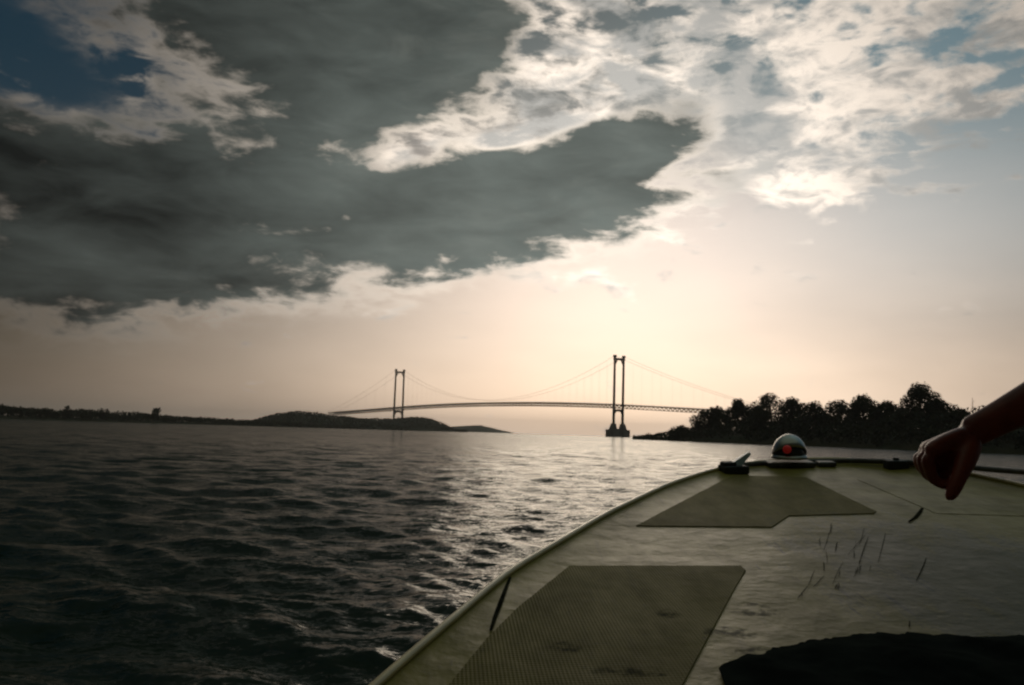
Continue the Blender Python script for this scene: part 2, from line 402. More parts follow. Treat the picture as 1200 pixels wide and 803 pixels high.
# low left shore
PROF = [(0, 0), (3, 0.45), (12, 0.8), (40, 1.0), (70, 0.95), (110, 0.6), (150, 0)]
o, g = land('left_shore', [(-420, 520, 3.5), (-200, 560, 3.2), (0, 640, 2.8), (150, 720, 2.4), (260, 820, 2.0), (330, 900, 1.5), (390, 1000, 0.4), (430, 1060, 0.0)], PROF, M['bank'], 0.8, 3.1)
wood('shore_scrub', g, 42000, 1.3, lambda s, p: (9.6 * (1 - s) ** 0.5 + 1.0) * (0.62 + 0.55 * bumps(p, 0.03, 4) + 0.3 * bumps(p, 0.12, 9)).clip(0.12, 1.4), M['leaf_far'], rows=(3, 14))
HP = [(0, 0), (15, 0.25), (50, 0.72), (110, 1.0), (170, 0.9), (260, 0.45), (330, 0)]
o, g = land('hill', [(268, 1180, 0.0), (300, 1180, 7), (322, 1180, 15), (345, 1180, 19), (372, 1180, 17), (400, 1180, 13), (425, 1180, 11), (450, 1190, 5), (480, 1200, 0.0)], HP, M['hill'], 2.5, 5.3)
wood('hillside_wood', g, 7000, 2.2, lambda s, p: 4.0 * (0.7 + 0.6 * bumps(p, 0.03, 2)).clip(0.2, 1.3), M['leaf_far'], rows=(2, 16))
o, g = land('hill', [(380, 1450, 0.0), (398, 1450, 18), (420, 1450, 16), (445, 1450, 15), (468, 1450, 19), (490, 1450, 21), (505, 1450, 19), (520, 1450, 10), (533, 1450, 1.5), (548, 1460, 0.0)], HP, M['hill'], 2.5, 8.3)
wood('hillside_wood', g, 7000, 2.2, lambda s, p: 4.0 * (0.7 + 0.6 * bumps(p, 0.03, 6)).clip(0.2, 1.3), M['leaf_far'], rows=(2, 16))
land('far_hill', [(508, 3300, 0.0), (528, 3300, 17), (545, 3300, 24), (562, 3300, 27), (575, 3300, 20), (588, 3300, 9), (604, 3300, 0.0)], HP, M['hill'], 3.0, 1.3)
# right bank
RP = [(0, 0), (1.5, 0.25), (8, 0.45), (22, 0.8), (38, 1.0), (60, 0.95), (100, 0.4)]
BANK = [(742, 430, 0.0), (756, 425, 1.2), (800, 395, 3.2), (860, 360, 5.2), (930, 330, 6.0), (1010, 300, 6.2), (1090, 275, 6.4), (1160, 255, 6.0), (1260, 235, 5.6), (1450, 210, 6.0), (1700, 205, 6.0), (2200, 230, 5.0), (2900, 280, 2.0), (3300, 320, 0.0)]
o, RG = land('right_bank', BANK, RP, M['bank'], 1.0, 6.7)
wood('bank_undergrowth', RG, 105000, 0.75, lambda s, p: 9.2 * (0.55 + 0.7 * bumps(p, 0.07, 3) + 0.35 * bumps(p, 0.3, 8)).clip(0.1, 1.4) * np.clip((s - 0.002) * 24, 0.3, 1) * np.clip((1 - s) * 5, 0.12, 1), M['leaf'], rows=(2.5, 15))

# ------------------------------------------------------------------ trees one can tell apart
def soil(px, back):                  # height of the right bank
    h = np.interp(px, [c[0] for c in BANK], [c[2] for c in BANK])
    return h * np.interp(back, [0, 1.5, 8, 22, 38, 60, 100], [0, .25, .45, .8, 1, .95, .4])
def tree(name, px, py_top, width_px, back, label, shape='round', n=2300, leaf=0.55, group='trees along the right bank'):
    d = np.interp(px, [c[0] for c in BANK], [c[1] for c in BANK]) + back
    top = far(px, py_top, d); base = Vector((top.x, top.y, soil(px, back) - 0.3))
    H = top.z - base.z; Wd = width_px / F * d / 2
    t = empty(name, base, label, 'tree', group)
    tr = MB()
    lean = Vector((random.uniform(-.06, .06), random.uniform(-.06, .06), 0)) * H
    fork = 0.42 if shape != 'bush' else 0.2
    tr.tube([(0, 0, 0), lean * 0.3 + Vector((0, 0, H * fork * 0.5)), lean * 0.7 + Vector((0, 0, H * fork)), lean + Vector((0, 0, H * 0.72))], [0.045 * H * 0.6 + .05, 0.03 * H * .6 + .05, 0.024 * H * .6 + .04, 0.04], 7)
    lobes = []
    k = {'round': 13, 'bush': 11, 'open': 12, 'tall': 12, 'spread': 14}[shape]
    for i in range(k):
        ang = 2 * math.pi * i / k + random.uniform(-.5, .5)
        hz = 0.20 + 0.74 * ((i * 0.618) % 1) if shape != 'bush' else 0.25 + 0.65 * ((i * 0.618) % 1)
        rad = Wd * random.uniform(0.35, 0.75) * (1.15 - 0.75 * max(0, hz - 0.6) / 0.4)
        lr = Wd * random.uniform(0.30, 0.46) * (0.85 if shape == 'open' else 1)
        c = Vector((math.cos(ang) * rad, math.sin(ang) * rad, H * hz - lr * 0.7)) + lean * hz
        lobes.append((c, lr))
        tr.tube([lean * 0.6 + Vector((0, 0, H * fork * random.uniform(0.7, 1.05))), c * 0.5 + Vector((0, 0, H * 0.2)), c], [0.012 * H + .03, 0.009 * H + .02, 0.03], 5)
    lobes.append((Vector((0, 0, H - Wd * 0.36)) + lean, Wd * 0.36))
    tr.build('trunk', M['bark'], t, True)
    pts, sz = [], []
    for c, lr in lobes:
        m = int(n * lr ** 2 / sum(l[1] ** 2 for l in lobes))
        u = rng.normal(size=(m, 3)); u /= np.linalg.norm(u, axis=1)[:, None]
        rr = lr * (0.2 + 0.88 * rng.uniform(0, 1, m) ** 0.55)
        bl = np.array([mnoise.noise(Vector(w) * 2.3 + c) for w in u])
        q = u * (rr * (1 + 0.28 * bl))[:, None] * np.array([1, 1, 0.82]) + np.array(c)
        pts.append(q[bl > -0.6])
    v, f = leaves(np.vstack(pts), leaf)
    link('crown', mesh_np('crown', v, f), M['leaf'], t)
    return t
TREES = [
 ('tree', 800, 497, 26, 12, 'low bush rising above the left tip of the right bank', 'bush', 900),
 ('tree', 827, 479, 26, 20, 'small tree on the right bank where the bridge deck ends behind it', 'round', 1400),
 ('tree', 843, 475, 26, 30, 'dark tree close behind the small tree at the bridge end', 'round', 1500),
 ('tree', 864, 466, 30, 22, 'rounded tree above the left side of the dome light, first to stand clear', 'open', 1900),
 ('tree', 887, 475, 30, 32, 'low dark tree in the dip between two rounded crowns over the dome light', 'round', 1600),
 ('tree', 905, 459, 36, 24, 'rounded tree rising straight above and left of the dome light', 'round', 2100),
 ('tree', 930, 464, 30, 30, 'slightly lower tree touching the right side of the rounded tree over the dome', 'tall', 1700),
 ('tree', 955, 469, 32, 22, 'broad low tree to the right of the dome light', 'spread', 1700),
 ('tree', 985, 467, 34, 34, 'flat topped tree halfway between the dome light and the hand', 'spread', 1700),
 ('tree', 1012, 461, 38, 24, 'bumpy domed tree left of the tallest tree, the second tallest near the hand', 'round', 2200),
 ('tree', 1040, 468, 30, 30, 'low tree filling the gap before the tallest tree on its left', 'round', 1500),
 ('tree', 1078, 447, 50, 22, 'tallest tree on the right bank with sky showing through its crown', 'open', 2400),
 ('tree', 1100, 466, 34, 28, 'sloping shoulder tree on the right side of the tallest tree', 'spread', 1700),
 ('tree', 1126, 477, 34, 24, 'low bushy tree just above the wrist of the pointing arm', 'bush', 1500),
 ('tree', 1160, 478, 40, 30, 'low tree hidden mostly behind the forearm', 'round', 1500),
 ('tree', 1192, 487, 44, 26, 'bushy tree below the forearm at the right edge', 'bush', 1500),
 ('tree', 1250, 472, 60, 26, 'tree farther along the bank past the forearm', 'round', 1500),
]
for nm, px, py, w, bk, lb, sh, n in TREES: tree(nm, px, py, w * 1.28, bk, lb, sh, int(n * 3.4))
# bare stem sticking up over the scrub beside the wrist
d = 262 + 24
b0 = far(1140, 490, d); top = far(1139, 466, d)
MBs = MB(); MBs.tube([(0, 0, -3), (0.1, 0, 2), (0, 0, top.z - b0.z)], [0.14, 0.1, 0.04], 6)
for k in range(5):
    a = k * 1.9; zz = (top.z - b0.z) * (0.45 + 0.1 * k); MBs.tube([(0.05, 0, zz), (0.7 * math.cos(a), 0.7 * math.sin(a), zz + 0.7)], [0.05, 0.02], 5)
so = MBs.build('bare_tree', M['bark'], None, True); so.location = b0
tag(so, 'thin leafless stem standing above the scrub by the wrist', 'tree')
# the lone trees of the left shore
def shore_tree(px, py, w, d, label, n):
    top = far(px, py, d); H = top.z - 2.0; Wd = w / F * d / 2
    t = empty('tree', Vector((top.x, top.y, 1.6)), label, 'tree', 'trees on the left shore')
    tr = MB(); tr.tube([(0, 0, 0), (0.2, 0, H * 0.4), (0, 0, H * 0.8)], [0.4, 0.3, 0.1], 6)
    pts = []
    for i in range(6):
        c = np.array([random.uniform(-.55, .55) * Wd, random.uniform(-.5, .5) * Wd, H * random.uniform(0.0, 0.75)])
        tr.tube([(0.1, 0, H * 0.35), tuple(c)], [0.16, 0.05], 5)
        u = rng.normal(size=(n // 6, 3)); u /= np.linalg.norm(u, axis=1)[:, None]
        pts.append(u * Wd * 0.45 * rng.uniform(0.4, 1, (n // 6, 1)) + c)
    tr.build('trunk', M['bark'], t, True)
    v, f = leaves(np.vstack(pts), 1.1); link('crown', mesh_np('crown', v, f), M['leaf_far'], t)
shore_tree(186, 476, 15, 750, 'dark tree standing alone above the low left shore', 420)
shore_tree(81, 472, 12, 690, 'small round tree breaking the skyline of the left shore near the left edge', 300)
shore_tree(122, 475, 14, 700, 'low spreading tree between the round tree and the lone dark tree on the left shore', 300)

# ------------------------------------------------------------------ suspension bridge
def make_bridge():
    Pl = far(466, 500, 1867); Pr = far(724, 508, 1380); Pl.z = Pr.z = 0
    ax = (Pr - Pl); L = ax.length; ax.normalize(); side = Vector((-ax.y, ax.x, 0)); up = Vector((0, 0, 1))
    t = empty('suspension_bridge', (Pl + Pr) / 2, 'long dark suspension bridge with two tall portal towers and an arched deck across the river', 'bridge')
    O = (Pl + Pr) / 2
    def P(s, w, z): return Pl - O + ax * s + side * w + up * z
    SP = 285.0
    def dz(s):
        if s < 0: return 45.5 + s * 0.040
        if s > L: return 48.5 - (s - L) * 0.042
        u = s / L; return 45.5 + 3.0 * u + 44 * u * (1 - u) * 0.98 * 0.9 * 0.62
    def cz(s, top):
        if s < 0: return top + (dz(-SP) + 2 - top) * (-s / SP) - 10 * 4 * (-s / SP) * (1 + s / SP) * 0.6
        if s > L: u = (s - L) / SP; return top + (dz(L + SP) + 2 - top) * u - 24 * u * (1 - u)
        u = s / L; mid = dz(L / 2) + 4.5
        return mid + (top - mid) * (2 * u - 1) ** 2
    W = 9.5; TOP = 119.0
    for s0, base in ((0, False), (L, True)):
        tw = MB()
        tw.box(P(s0, 0, TOP - 2.0), (3.6, 2 * W + 3, 3.2), Matrix((ax, side, up)).transposed())
        tower = tw.build('tower', M['steel'], t)
        for sg in (-1, 1):
            lg = MB()
            splay = 0.0 if base else 0.8
            lg.bar(P(s0, sg * (W + splay), 12), P(s0, sg * W, TOP + 0.5), 3.0, 3.0, ax, 2.3, 2.3)
            lg.build('leg', M['steel'], tower)
            lg = MB(); lg.box(P(s0, sg * W, TOP + 2.2), (5.2, 2.6, 3.6), Matrix((ax, side, up)).transposed()); lg.build('cable_saddle', M['steel'], tower)
        cb = MB(); d0 = dz(s0)
        cb.box(P(s0, 0, d0 - 8.6), (3.4, 2 * W - 3.4, 3.4), Matrix((ax, side, up)).transposed())
        cb.build('crossbeam', M['steel'], tower)
        for sg in (-1, 1):              # haunches under the beams
            MB().bar(P(s0, sg * (W - 1.0), d0 - 15), P(s0, sg * 5.2, d0 - 9.8), 1.5, 1.6, ax).build('haunch', M['steel'], tower)
            MB().bar(P(s0, sg * (W - 1.0), TOP - 10), P(s0, sg * 4.6, TOP - 3.4), 1.5, 1.6, ax).build('haunch', M['steel'], tower)
        pr = MB()
        for sg in (-1, 1):
            pr.bar(P(s0, sg * (W + 2.0), -4), P(s0, sg * W, 20), 15, 15, ax, 5.4, 5.4)
        pr.bar(P(s0, -W - 12, 1.0), P(s0, W + 12, 1.0), 9, 20, up)
        pr.bar(P(s0, -W, 9.0), P(s0, W, 9.0), 9, 7, up)
        pr.build('pier', M['concrete'], tower)
    n = 148; ss = np.linspace(-SP, L + SP, n)
    rd = MB()
    for a, b in zip(ss, ss[1:]): rd.bar(P(a, 0, dz(a)), P(b, 0, dz(b)), 15.4, 0.9, up)
    rd.build('roadway', M['asphalt'], t)
    tr = MB(); DEP = 5.4
    for w in (-W + 0.6, W - 0.6):
        for i, (a, b) in enumerate(zip(ss, ss[1:])):
            tr.bar(P(a, w, dz(a) - DEP), P(b, w, dz(b) - DEP), 0.8, 0.8)
            tr.bar(P(a, w, dz(a) - 0.9), P(b, w, dz(b) - 0.9), 0.8, 0.8)
            m = (a + b) / 2
            tr.bar(P(a, w, dz(a) - DEP), P(m, w, dz(m) - 0.8), 0.6); tr.bar(P(m, w, dz(m) - 0.8), P(b, w, dz(b) - DEP), 0.6)
            tr.bar(P(a, w, dz(a) + 1.2), P(b, w, dz(b) + 1.2), 0.16, 0.16)      # railing
    tr.build('stiffening_truss', M['steel'], t)
    for w in (-W, W):
        cs = [(-SP + SP * k / 12) for k in range(12)] + [L * k / 40 for k in range(41)] + [L + SP * (k + 1) / 12 for k in range(12)]
        MB().tube([P(s, w, cz(s, TOP + 3)) for s in cs], 0.15, 6).build('main_cable', M['steel'], t, True)
        hs = [L * (k + 1) / 37 for k in range(36)] + [-SP * (k + 1) / 7.5 for k in range(6)] + [L + SP * (k + 1) / 7.5 for k in range(6)]
        for s in hs:
            if cz(s, TOP + 3) > dz(s) + 0.8:
                MB().bar(P(s, w, dz(s) - 0.4), P(s, w, cz(s, TOP + 3)), 0.07, 0.07, ax).build('hanger', M['steel'], t)
    for s0 in (-SP, L + SP):
        sgn = -1 if s0 < 0 else 1
        ab = MB(); ab.box(P(s0 + sgn * 14, 0, dz(s0) / 2 - 6), (12, 15, dz(s0) - 4), Matrix((ax, side, up)).transposed())
        ab.build('anchorage', M['concrete'], t)
make_bridge()

# ------------------------------------------------------------------ the boat (its own frame: x right, y forward, z up from the foredeck)
DECK = 0.5
BOAT = empty('motorboat', (0, 0, 0), 'weathered cream fibreglass motorboat whose broad foredeck with grey non-slip pads fills the foreground', 'boat')
bo = CAM - UV * DECK
BOAT.matrix_world = Matrix(((RV.x, FV.x, UV.x, bo.x), (RV.y, FV.y, UV.y, bo.y), (RV.z, FV.z, UV.z, bo.z), (0, 0, 0, 1)))
def on_deck(px, py, z=0.0):          # point of the deck plane in boat coordinates
    Y = (DECK - z) * F / (py - 401.5); return Vector(((px - 600) / F * Y, Y, z))
def at_y(px, py, Y): return Vector(((px - 600) / F * Y, Y, DECK - (py - 401.5) / F * Y))
TIP = Vector((1.35, 3.78, 0)); KX = Vector((0.242, 0.970, 0)).normalized(); KR = Vector((KX.y, -KX.x, 0))
SS = [0, .02, .06, .17, .364, .495, .857, 1.427, 2.139, 2.748, 4.0, 6.5]
WW = [0.02, .09, .185, .32, .445, .508, .632, .758, .868, .892, .90, .82]
def kp(s, t, z=0.0): return TIP - KX * s - KR * t + Vector((0, 0, z))    # t > 0 to port
stations = np.concatenate([np.linspace(0, 0.3, 14), np.linspace(0.34, 2.8, 40), np.linspace(2.95, 6.5, 16)])
# smooth outline by monotone sampling and a little averaging
wl = np.interp(stations, SS, WW)
for _ in range(3): wl[2:-1] = (wl[1:-2] + 2 * wl[2:-1] + wl[3:]) / 4
def hw(s): return float(np.interp(s, stations, wl))

def gelcoat(name, pads=False, side=False, worn=False):
    m = bpy.data.materials.new(name); m.use_nodes = True
    E.nt = nt = m.node_tree; b = nt.nodes['Principled BSDF']
    tc = nt.nodes.new('ShaderNodeTexCoord'); v = E(tc.outputs['Object'])
    big = noise(v, 2.2, 6, 0.6); med = noise(mapping(v, rot=(0, 0, R(-14)), scale=(1.6, 0.5, 1)), 9, 6, 0.65); fine = noise(v, 70, 4, 0.6)
    base, dirt = ((0.27, 0.212, 0.070), (0.165, 0.130, 0.044)) if pads and not worn else ((0.32, 0.255, 0.060), (0.185, 0.148, 0.036))
    c = mixc(smooth(0.38, 0.66, big * 0.5 + med * 0.5), base, dirt)
    c = mixc(smooth(0.56, 0.75, fine) * 0.35, c, (0.10, 0.09, 0.06))
    # scuffs: thin streaks along the keel, and blotches of grime where the photograph has them
    st = noise(mapping(v, rot=(0, 0, R(14)), scale=(34, 2.4, 1)), 1.0, 5, 0.6)
    sx = nt.nodes.new('ShaderNodeSeparateXYZ'); nt.links.new(v.s, sx.inputs[0]); x, y = E(sx.outputs[0]), E(sx.outputs[1])
    def spot(px, py, rx, ry, wob=0.5):
        p = on_deck(px, py); q = E.m('POWER', (x - p.x) * (1 / rx), 2.0) + E.m('POWER', (y - p.y) * (1 / ry), 2.0)
        return smooth(1.1, 0.25, q + ((med - 0.5) * 6 + (fine - 0.5) * 3 + (big - 0.5) * 3) * wob)
    blot = smooth(0.40, 0.60, noise(v, 26, 5, 0.7))
    grime = blot * total([spot(660, 760, .042, .035), spot(742, 788, .06, .03), spot(782, 721, .025, .03), spot(885, 715, .05, .045, .8), spot(858, 742, .04, .03, .8), spot(880, 765, .035, .03, .8)])
    c = mixc(grime * 0.85, c, (0.045, 0.042, 0.03))
    area = spot(990, 672, .26, .42, 0.3)
    c = mixc(smooth(0.57, 0.66, st) * (0.15 + area * 0.75), c, (0.055, 0.05, 0.035))
    c = mixc(smooth(0.60, 0.72, noise(mapping(v, rot=(0, 0, R(14)), scale=(14, 5, 1)), 2.2, 8, 0.7)) * 0.55, c, (0.08, 0.07, 0.04))
    c = mixc(spot(1150, 680, .38, .75, 0.5) * 0.75, c, (0.06, 0.068, 0.045))  # shade over the starboard deck, painted into the colour
    nt.links.new(c.s, b.inputs['Base Color'])
    b.inputs['Specular IOR Level'].default_value = 0.01 if side else ((0.045 if worn else 0.022) if pads else 0.045)
    rgh = (0.45 if side else 0.30) + med * 0.22 + grime * 0.2
    nt.links.new((rgh if not pads else rgh + 0.22).s, b.inputs['Roughness'])
    bn = nt.nodes.new('ShaderNodeBump'); bn.inputs['Strength'].default_value = 1.0; bn.inputs['Distance'].default_value = 1.0
    h = big * 0.016 + med * 0.0007 + fine * 0.00012
    if pads:                         # raised diamonds, 7 mm apart
        k = 2 * math.pi / 0.0105
        ca, sa = math.cos(R(38)), math.sin(R(38)); cb, sb = math.cos(R(-30)), math.sin(R(-30))
        dia = E.m('SINE', (x * ca + y * sa) * k) * E.m('SINE', (x * cb + y * sb) * k)
        h = h + dia * 0.0006
        c2 = mixc(smooth(0.1, -0.6, dia) * 0.22, c, (0.06, 0.055, 0.035)); nt.links.new(c2.s, b.inputs['Base Color'])
    nt.links.new(h.s, bn.inputs['Height']); nt.links.new(bn.outputs[0], b.inputs['Normal'])
    return m
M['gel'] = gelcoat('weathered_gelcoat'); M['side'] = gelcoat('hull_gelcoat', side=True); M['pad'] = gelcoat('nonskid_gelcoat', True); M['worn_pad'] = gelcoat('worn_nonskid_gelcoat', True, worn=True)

def dz_deck(t, w):                   # flat in the middle, gently rolled up to a lip at the gunwale
    e = max(0.0, (abs(t) - (w - 0.13)) / 0.13)
    return 0.012 * e * e
us = np.concatenate([np.linspace(-1, -0.8, 9), np.linspace(-0.75, 0.75, 17), np.linspace(0.8, 1, 9)])
v = [tuple(kp(s, u * hw(s), dz_deck(u * hw(s), hw(s)))) for s in stations for u in us]
f = grid_faces(len(stations), len(us))
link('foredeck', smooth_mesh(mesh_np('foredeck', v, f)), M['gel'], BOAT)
# hull below the gunwale: flare, side, chine, keel; closed by a transom
sec = [(1.0, 0.0, 0.012), (1.0, 0.014, 0.006), (1.0, 0.036, -0.010), (1.0, 0.050, -0.032), (1.0, 0.048, -0.050), (1.0, 0.020, -0.062), (0.97, 0.0, -0.16), (0.9, 0, -0.42), (0.8, 0, -0.70), (0.45, 0, -0.88), (0.0, 0, -1.0)]
v = []
for s in stations:
    w = hw(s); rise = max(0.0, 1 - s / 2.2) ** 2
    half = []
    for k, off, z in sec:
        off = off * min(1, max(0.12, (s - 0.2) / 2.4))
        zz = z if z > -0.1 else z * (1 - 0.55 * rise)
        ksh = k * (1 - 0.35 * rise * min(1, max(0, -z - 0.06) * 3))
        half.append((ksh * w + off, zz))
    rake = lambda z: 0.55 * rise * min(1, max(0, -z - .05) / 0.6)
    o_ = [0.06 * max(0, 1 - s / 0.12)] 
    ring = [kp(s + rake(z) - (off_ := (0.045 * max(0, 1 - s / 0.1) if -0.1 < z < 0.011 else 0)), t, z) for t, z in half] + [kp(s + rake(z) - (0.045 * max(0, 1 - s / 0.1) if -0.1 < z < 0.011 else 0), -t, z) for t, z in half[-2::-1]]
    v += [tuple(p) for p in ring]
nr = 2 * len(sec) - 1
me = mesh_np('hull', v, grid_faces(len(stations), nr)[:, ::-1])
bm = bmesh.new(); bm.from_mesh(me); bm.verts.ensure_lookup_table()
last = (len(stations) - 1) * nr
bm.faces.new([bm.verts[last + i] for i in range(nr)]); bm.faces.new([bm.verts[i] for i in range(nr)][::-1])
bmesh.ops.recalc_face_normals(bm, faces=bm.faces); bm.to_mesh(me); bm.free()
link('hull', smooth_mesh(me), M['side'], BOAT)
# gunwale moulding along the deck edge, one run round the bow
edge = [kp(s, hw(s) + 0.001, 0.016) for s in stations[::-1]] + [kp(s, -hw(s) - 0.001, 0.016) for s in stations]
MB().tube(edge, 0.007, 8).build('gunwale_moulding', M['cream'], BOAT, True)

# canvas canopy over the cockpit: unseen, added to shade the near deck
aw = []
for i, s_ in enumerate(np.linspace(1.78, 6.1, 15)):
    for t_ in np.linspace(-0.88, 0.30, 13):
        aw.append(tuple(kp(float(s_), float(t_), 1.43 + 0.10 * (1 - (t_ / 0.9) ** 2) - 0.015 * math.cos(i * math.pi / 3.5))))
n_ = len(aw); gf = grid_faces(15, 13)
me = mesh_np('added_awning', aw, gf); bm = bmesh.new(); bm.from_mesh(me); bmesh.ops.solidify(bm, geom=list(bm.faces), thickness=0.006); bm.to_mesh(me); bm.free()
awn = link('added_awning', smooth_mesh(me), M['canvas'], BOAT)
for s_, t_ in ((2.3, -0.84), (4.3, 0.28), (5.9, -0.80), (5.9, 0.28)):
    tt = min(t_, 0.28)
    MB().tube([kp(s_, t_, 0.0), kp(s_, t_, 1.2), kp(s_, tt, 1.44)], 0.014, 10).build('added_awning_pole', M['rail'], awn, True)

def slab(name, pts, h, material, parent=BOAT, bevel=0.0):
    bm = bmesh.new(); n = len(pts)
    lo = [bm.verts.new((p.x, p.y, 0.0006)) for p in pts]; hi = [bm.verts.new((p.x, p.y, h)) for p in pts]
    for i in range(n): bm.faces.new((lo[i], lo[(i + 1) % n], hi[(i + 1) % n], hi[i]))
    top = bm.faces.new(hi); bm.faces.new(lo[::-1])
    if bevel: bmesh.ops.bevel(bm, geom=list(top.edges), offset=bevel, segments=2, affect='EDGES')
    bmesh.ops.recalc_face_normals(bm, faces=bm.faces)
    me = bpy.data.meshes.new(name); bm.to_mesh(me); bm.free()
    return link(name, me, material, parent)
pad1 = [on_deck(*p) for p in ((667, 664), (869, 664), (874, 669), (860, 692))]
ext = on_deck(860, 692) - on_deck(800, 803); a = on_deck(800, 803) - ext * 0.6
b_ = on_deck(527, 803) + (on_deck(527, 803) - on_deck(570, 750)) * 1.6
slab('nonskid_pad', pad1 + [on_deck(800, 803), a, b_, on_deck(527, 803), on_deck(570, 750), on_deck(607, 713), on_deck(633, 692)], 0.0024, M['pad'], bevel=0.001)
slab('nonskid_pad', [on_deck(*p) for p in ((745, 617), (848, 563), (862, 557.5), (945, 560), (985, 580), (1027, 600), (1024, 602.5), (924, 605), (905, 618.5))], 0.0026, M['pad'], bevel=0.001)
slab('nonskid_pad', [on_deck(*p) for p in ((1004, 562), (1086, 597), (1096, 602), (1230, 606), (1228, 596), (1160, 573), (1086, 561))], 0.0012, M['gel'], bevel=0.0005)
def strip(pts, w, name='deck_seam'):
    def lifted(p):
        q = Vector(p); d_ = q - TIP; s_, t_ = -d_.dot(KX), -d_.dot(KR); q.z = dz_deck(t_, hw(s_)); return q
    pts = [lifted(p) for p in pts]; bm = bmesh.new(); L_, R_ = [], []
    for i, p in enumerate(pts):
        d = (pts[min(i + 1, len(pts) - 1)] - pts[max(i - 1, 0)]).normalized(); nrm = Vector((-d.y, d.x, 0)) * w * (0.4 + 0.6 * math.sin(math.pi * (i + .5) / len(pts))) / 2
        L_.append(bm.verts.new(p + nrm + Vector((0, 0, 0.0022)))); R_.append(bm.verts.new(p - nrm + Vector((0, 0, 0.0022))))
    for i in range(len(pts) - 1): bm.faces.new((L_[i], R_[i], R_[i + 1], L_[i + 1]))
    bmesh.ops.recalc_face_normals(bm, faces=bm.faces)
    me = bpy.data.meshes.new(name); bm.to_mesh(me); bm.free(); return link(name, me, M['seam'], BOAT)
strip([on_deck(*p) for p in ((598, 683), (592, 697), (586, 712), (580, 727), (575, 742))], 0.009)
sr = random.Random(11)
for k in range(30):                  # scuffs where gear has been dragged
    px, py = sr.gauss(1000, 40), sr.gauss(668, 26); ln = sr.choice((6, 9, 12, 20, 34)) * sr.uniform(0.7, 1.2); an = sr.gauss(0.28, 0.22)
    if px > 1130 or py > 735 or py < 612: continue
    q = [(px - math.sin(an) * ln * u + sr.uniform(-.7, .7), py + math.cos(an) * ln * u) for u in (-.5, -.2, .15, .5)]
    strip([on_deck(*p) for p in q], sr.uniform(0.0007, 0.0022), 'scuff_mark')
strip([on_deck(*p) for p in ((1081, 596), (1078, 601), (1073, 607), (1065, 612.5))], 0.012)

# bow rail: a low bent tube on feet, round the bow and down the starboard gunwale
def rail_pt(px, py, Y): return at_y(px, py, Y)
rail = [rail_pt(868, 545.5, 3.60), rail_pt(900, 543, 3.68), rail_pt(950, 541, 3.74), rail_pt(1000, 540, 3.72), rail_pt(1060, 541.5, 3.60), rail_pt(1110, 545.5, 3.44), rail_pt(1160, 550, 3.24), rail_pt(1200, 553, 3.06), rail_pt(1270, 557, 2.76), rail_pt(1360, 562, 2.42)]
last = rail[-1]; rail += [last + Vector((0.05, -0.12, -0.03)), last + Vector((0.06, -0.16, -0.10))]
rl = MB().tube(rail, 0.0105, 8).build('bow_rail', M['rail'], BOAT, True)
for px, Y in ((1050, 3.60), (1290, 2.66)):
    yb = at_y(px, 545 if px < 1200 else 559, Y)
    fb = MB(); fb.box((yb.x, yb.y, 0.018), (0.082, 0.06, 0.036)); fb.tube([(yb.x, yb.y, 0.03), (yb.x, yb.y, max(0.045, yb.z))], 0.012, 8)
    fb.build('rail_foot', M['black'], rl, bevel=0.006)
# raised bow plate the lamp stands on
bp = MB(); c = at_y(925, 540, 3.66)
bp.box((c.x, c.y, 0.012), (0.19, 0.09, 0.022), Matrix.Rotation(R(4), 3, 'Z')); bp.box((c.x + 0.15, c.y + 0.01, 0.011), (0.07, 0.06, 0.02))
bp.build('bow_plate', M['rail'], BOAT, bevel=0.008)
# navigation lamp: chromed hood over a dark body with a red lens
lc = Vector((at_y(925, 535, 3.66).x, 3.66, 0.035))
lamp = MB().lathe([(0.070, 0), (0.070, 0.010), (0.062, 0.016)], lc, 28).build('navigation_lamp', M['chrome'], BOAT, True)
pr = [(0.060 * math.cos(a), 0.014 + 0.072 * math.sin(a)) for a in np.linspace(0, 1.35, 9)] + [(0.002, 0.0865)]
MB().lathe(pr, lc, 28).build('glass_dome', M['smoke'], lamp, True)
hd = bmesh.new(); rows = []
for i in range(15):                  # hood: a hemisphere shell, open towards the deck
    ph = math.pi * i / 14
    rows.append([])
    for j, ps in enumerate(np.linspace(R(28), R(180), 12)):
        rr = 0.0685
        p = Vector((rr * math.cos(ph), -rr * math.cos(ps) * math.sin(ph) if False else rr * math.sin(ph) * -math.cos(ps), rr * 1.22 * math.sin(ph) * math.sin(ps)))
        rows[-1].append(hd.verts.new(lc + Vector((p.x, p.y, 0.014 + p.z))))
for a_, b2 in zip(rows, rows[1:]):
    for j in range(11):
        try: hd.faces.new((a_[j], b2[j], b2[j + 1], a_[j + 1]))
        except ValueError: pass
bmesh.ops.remove_doubles(hd, verts=hd.verts, dist=1e-5)
bmesh.ops.recalc_face_normals(hd, faces=hd.faces)
bmesh.ops.solidify(hd, geom=list(hd.faces), thickness=0.004)
me = bpy.data.meshes.new('hood'); hd.to_mesh(me); hd.free(); link('hood', smooth_mesh(me), M['chrome'], lamp)
rp = lc + Vector((-0.026, -0.056, 0.042))
MB().lathe([(0.017, 0), (0.016, 0.008), (0.011, 0.014), (0.003, 0.017)], rp, 18, Matrix.Rotation(R(78), 3, 'X') @ Matrix.Rotation(R(-20), 3, 'Y')).build('red_lens', M['red'], lamp, True)
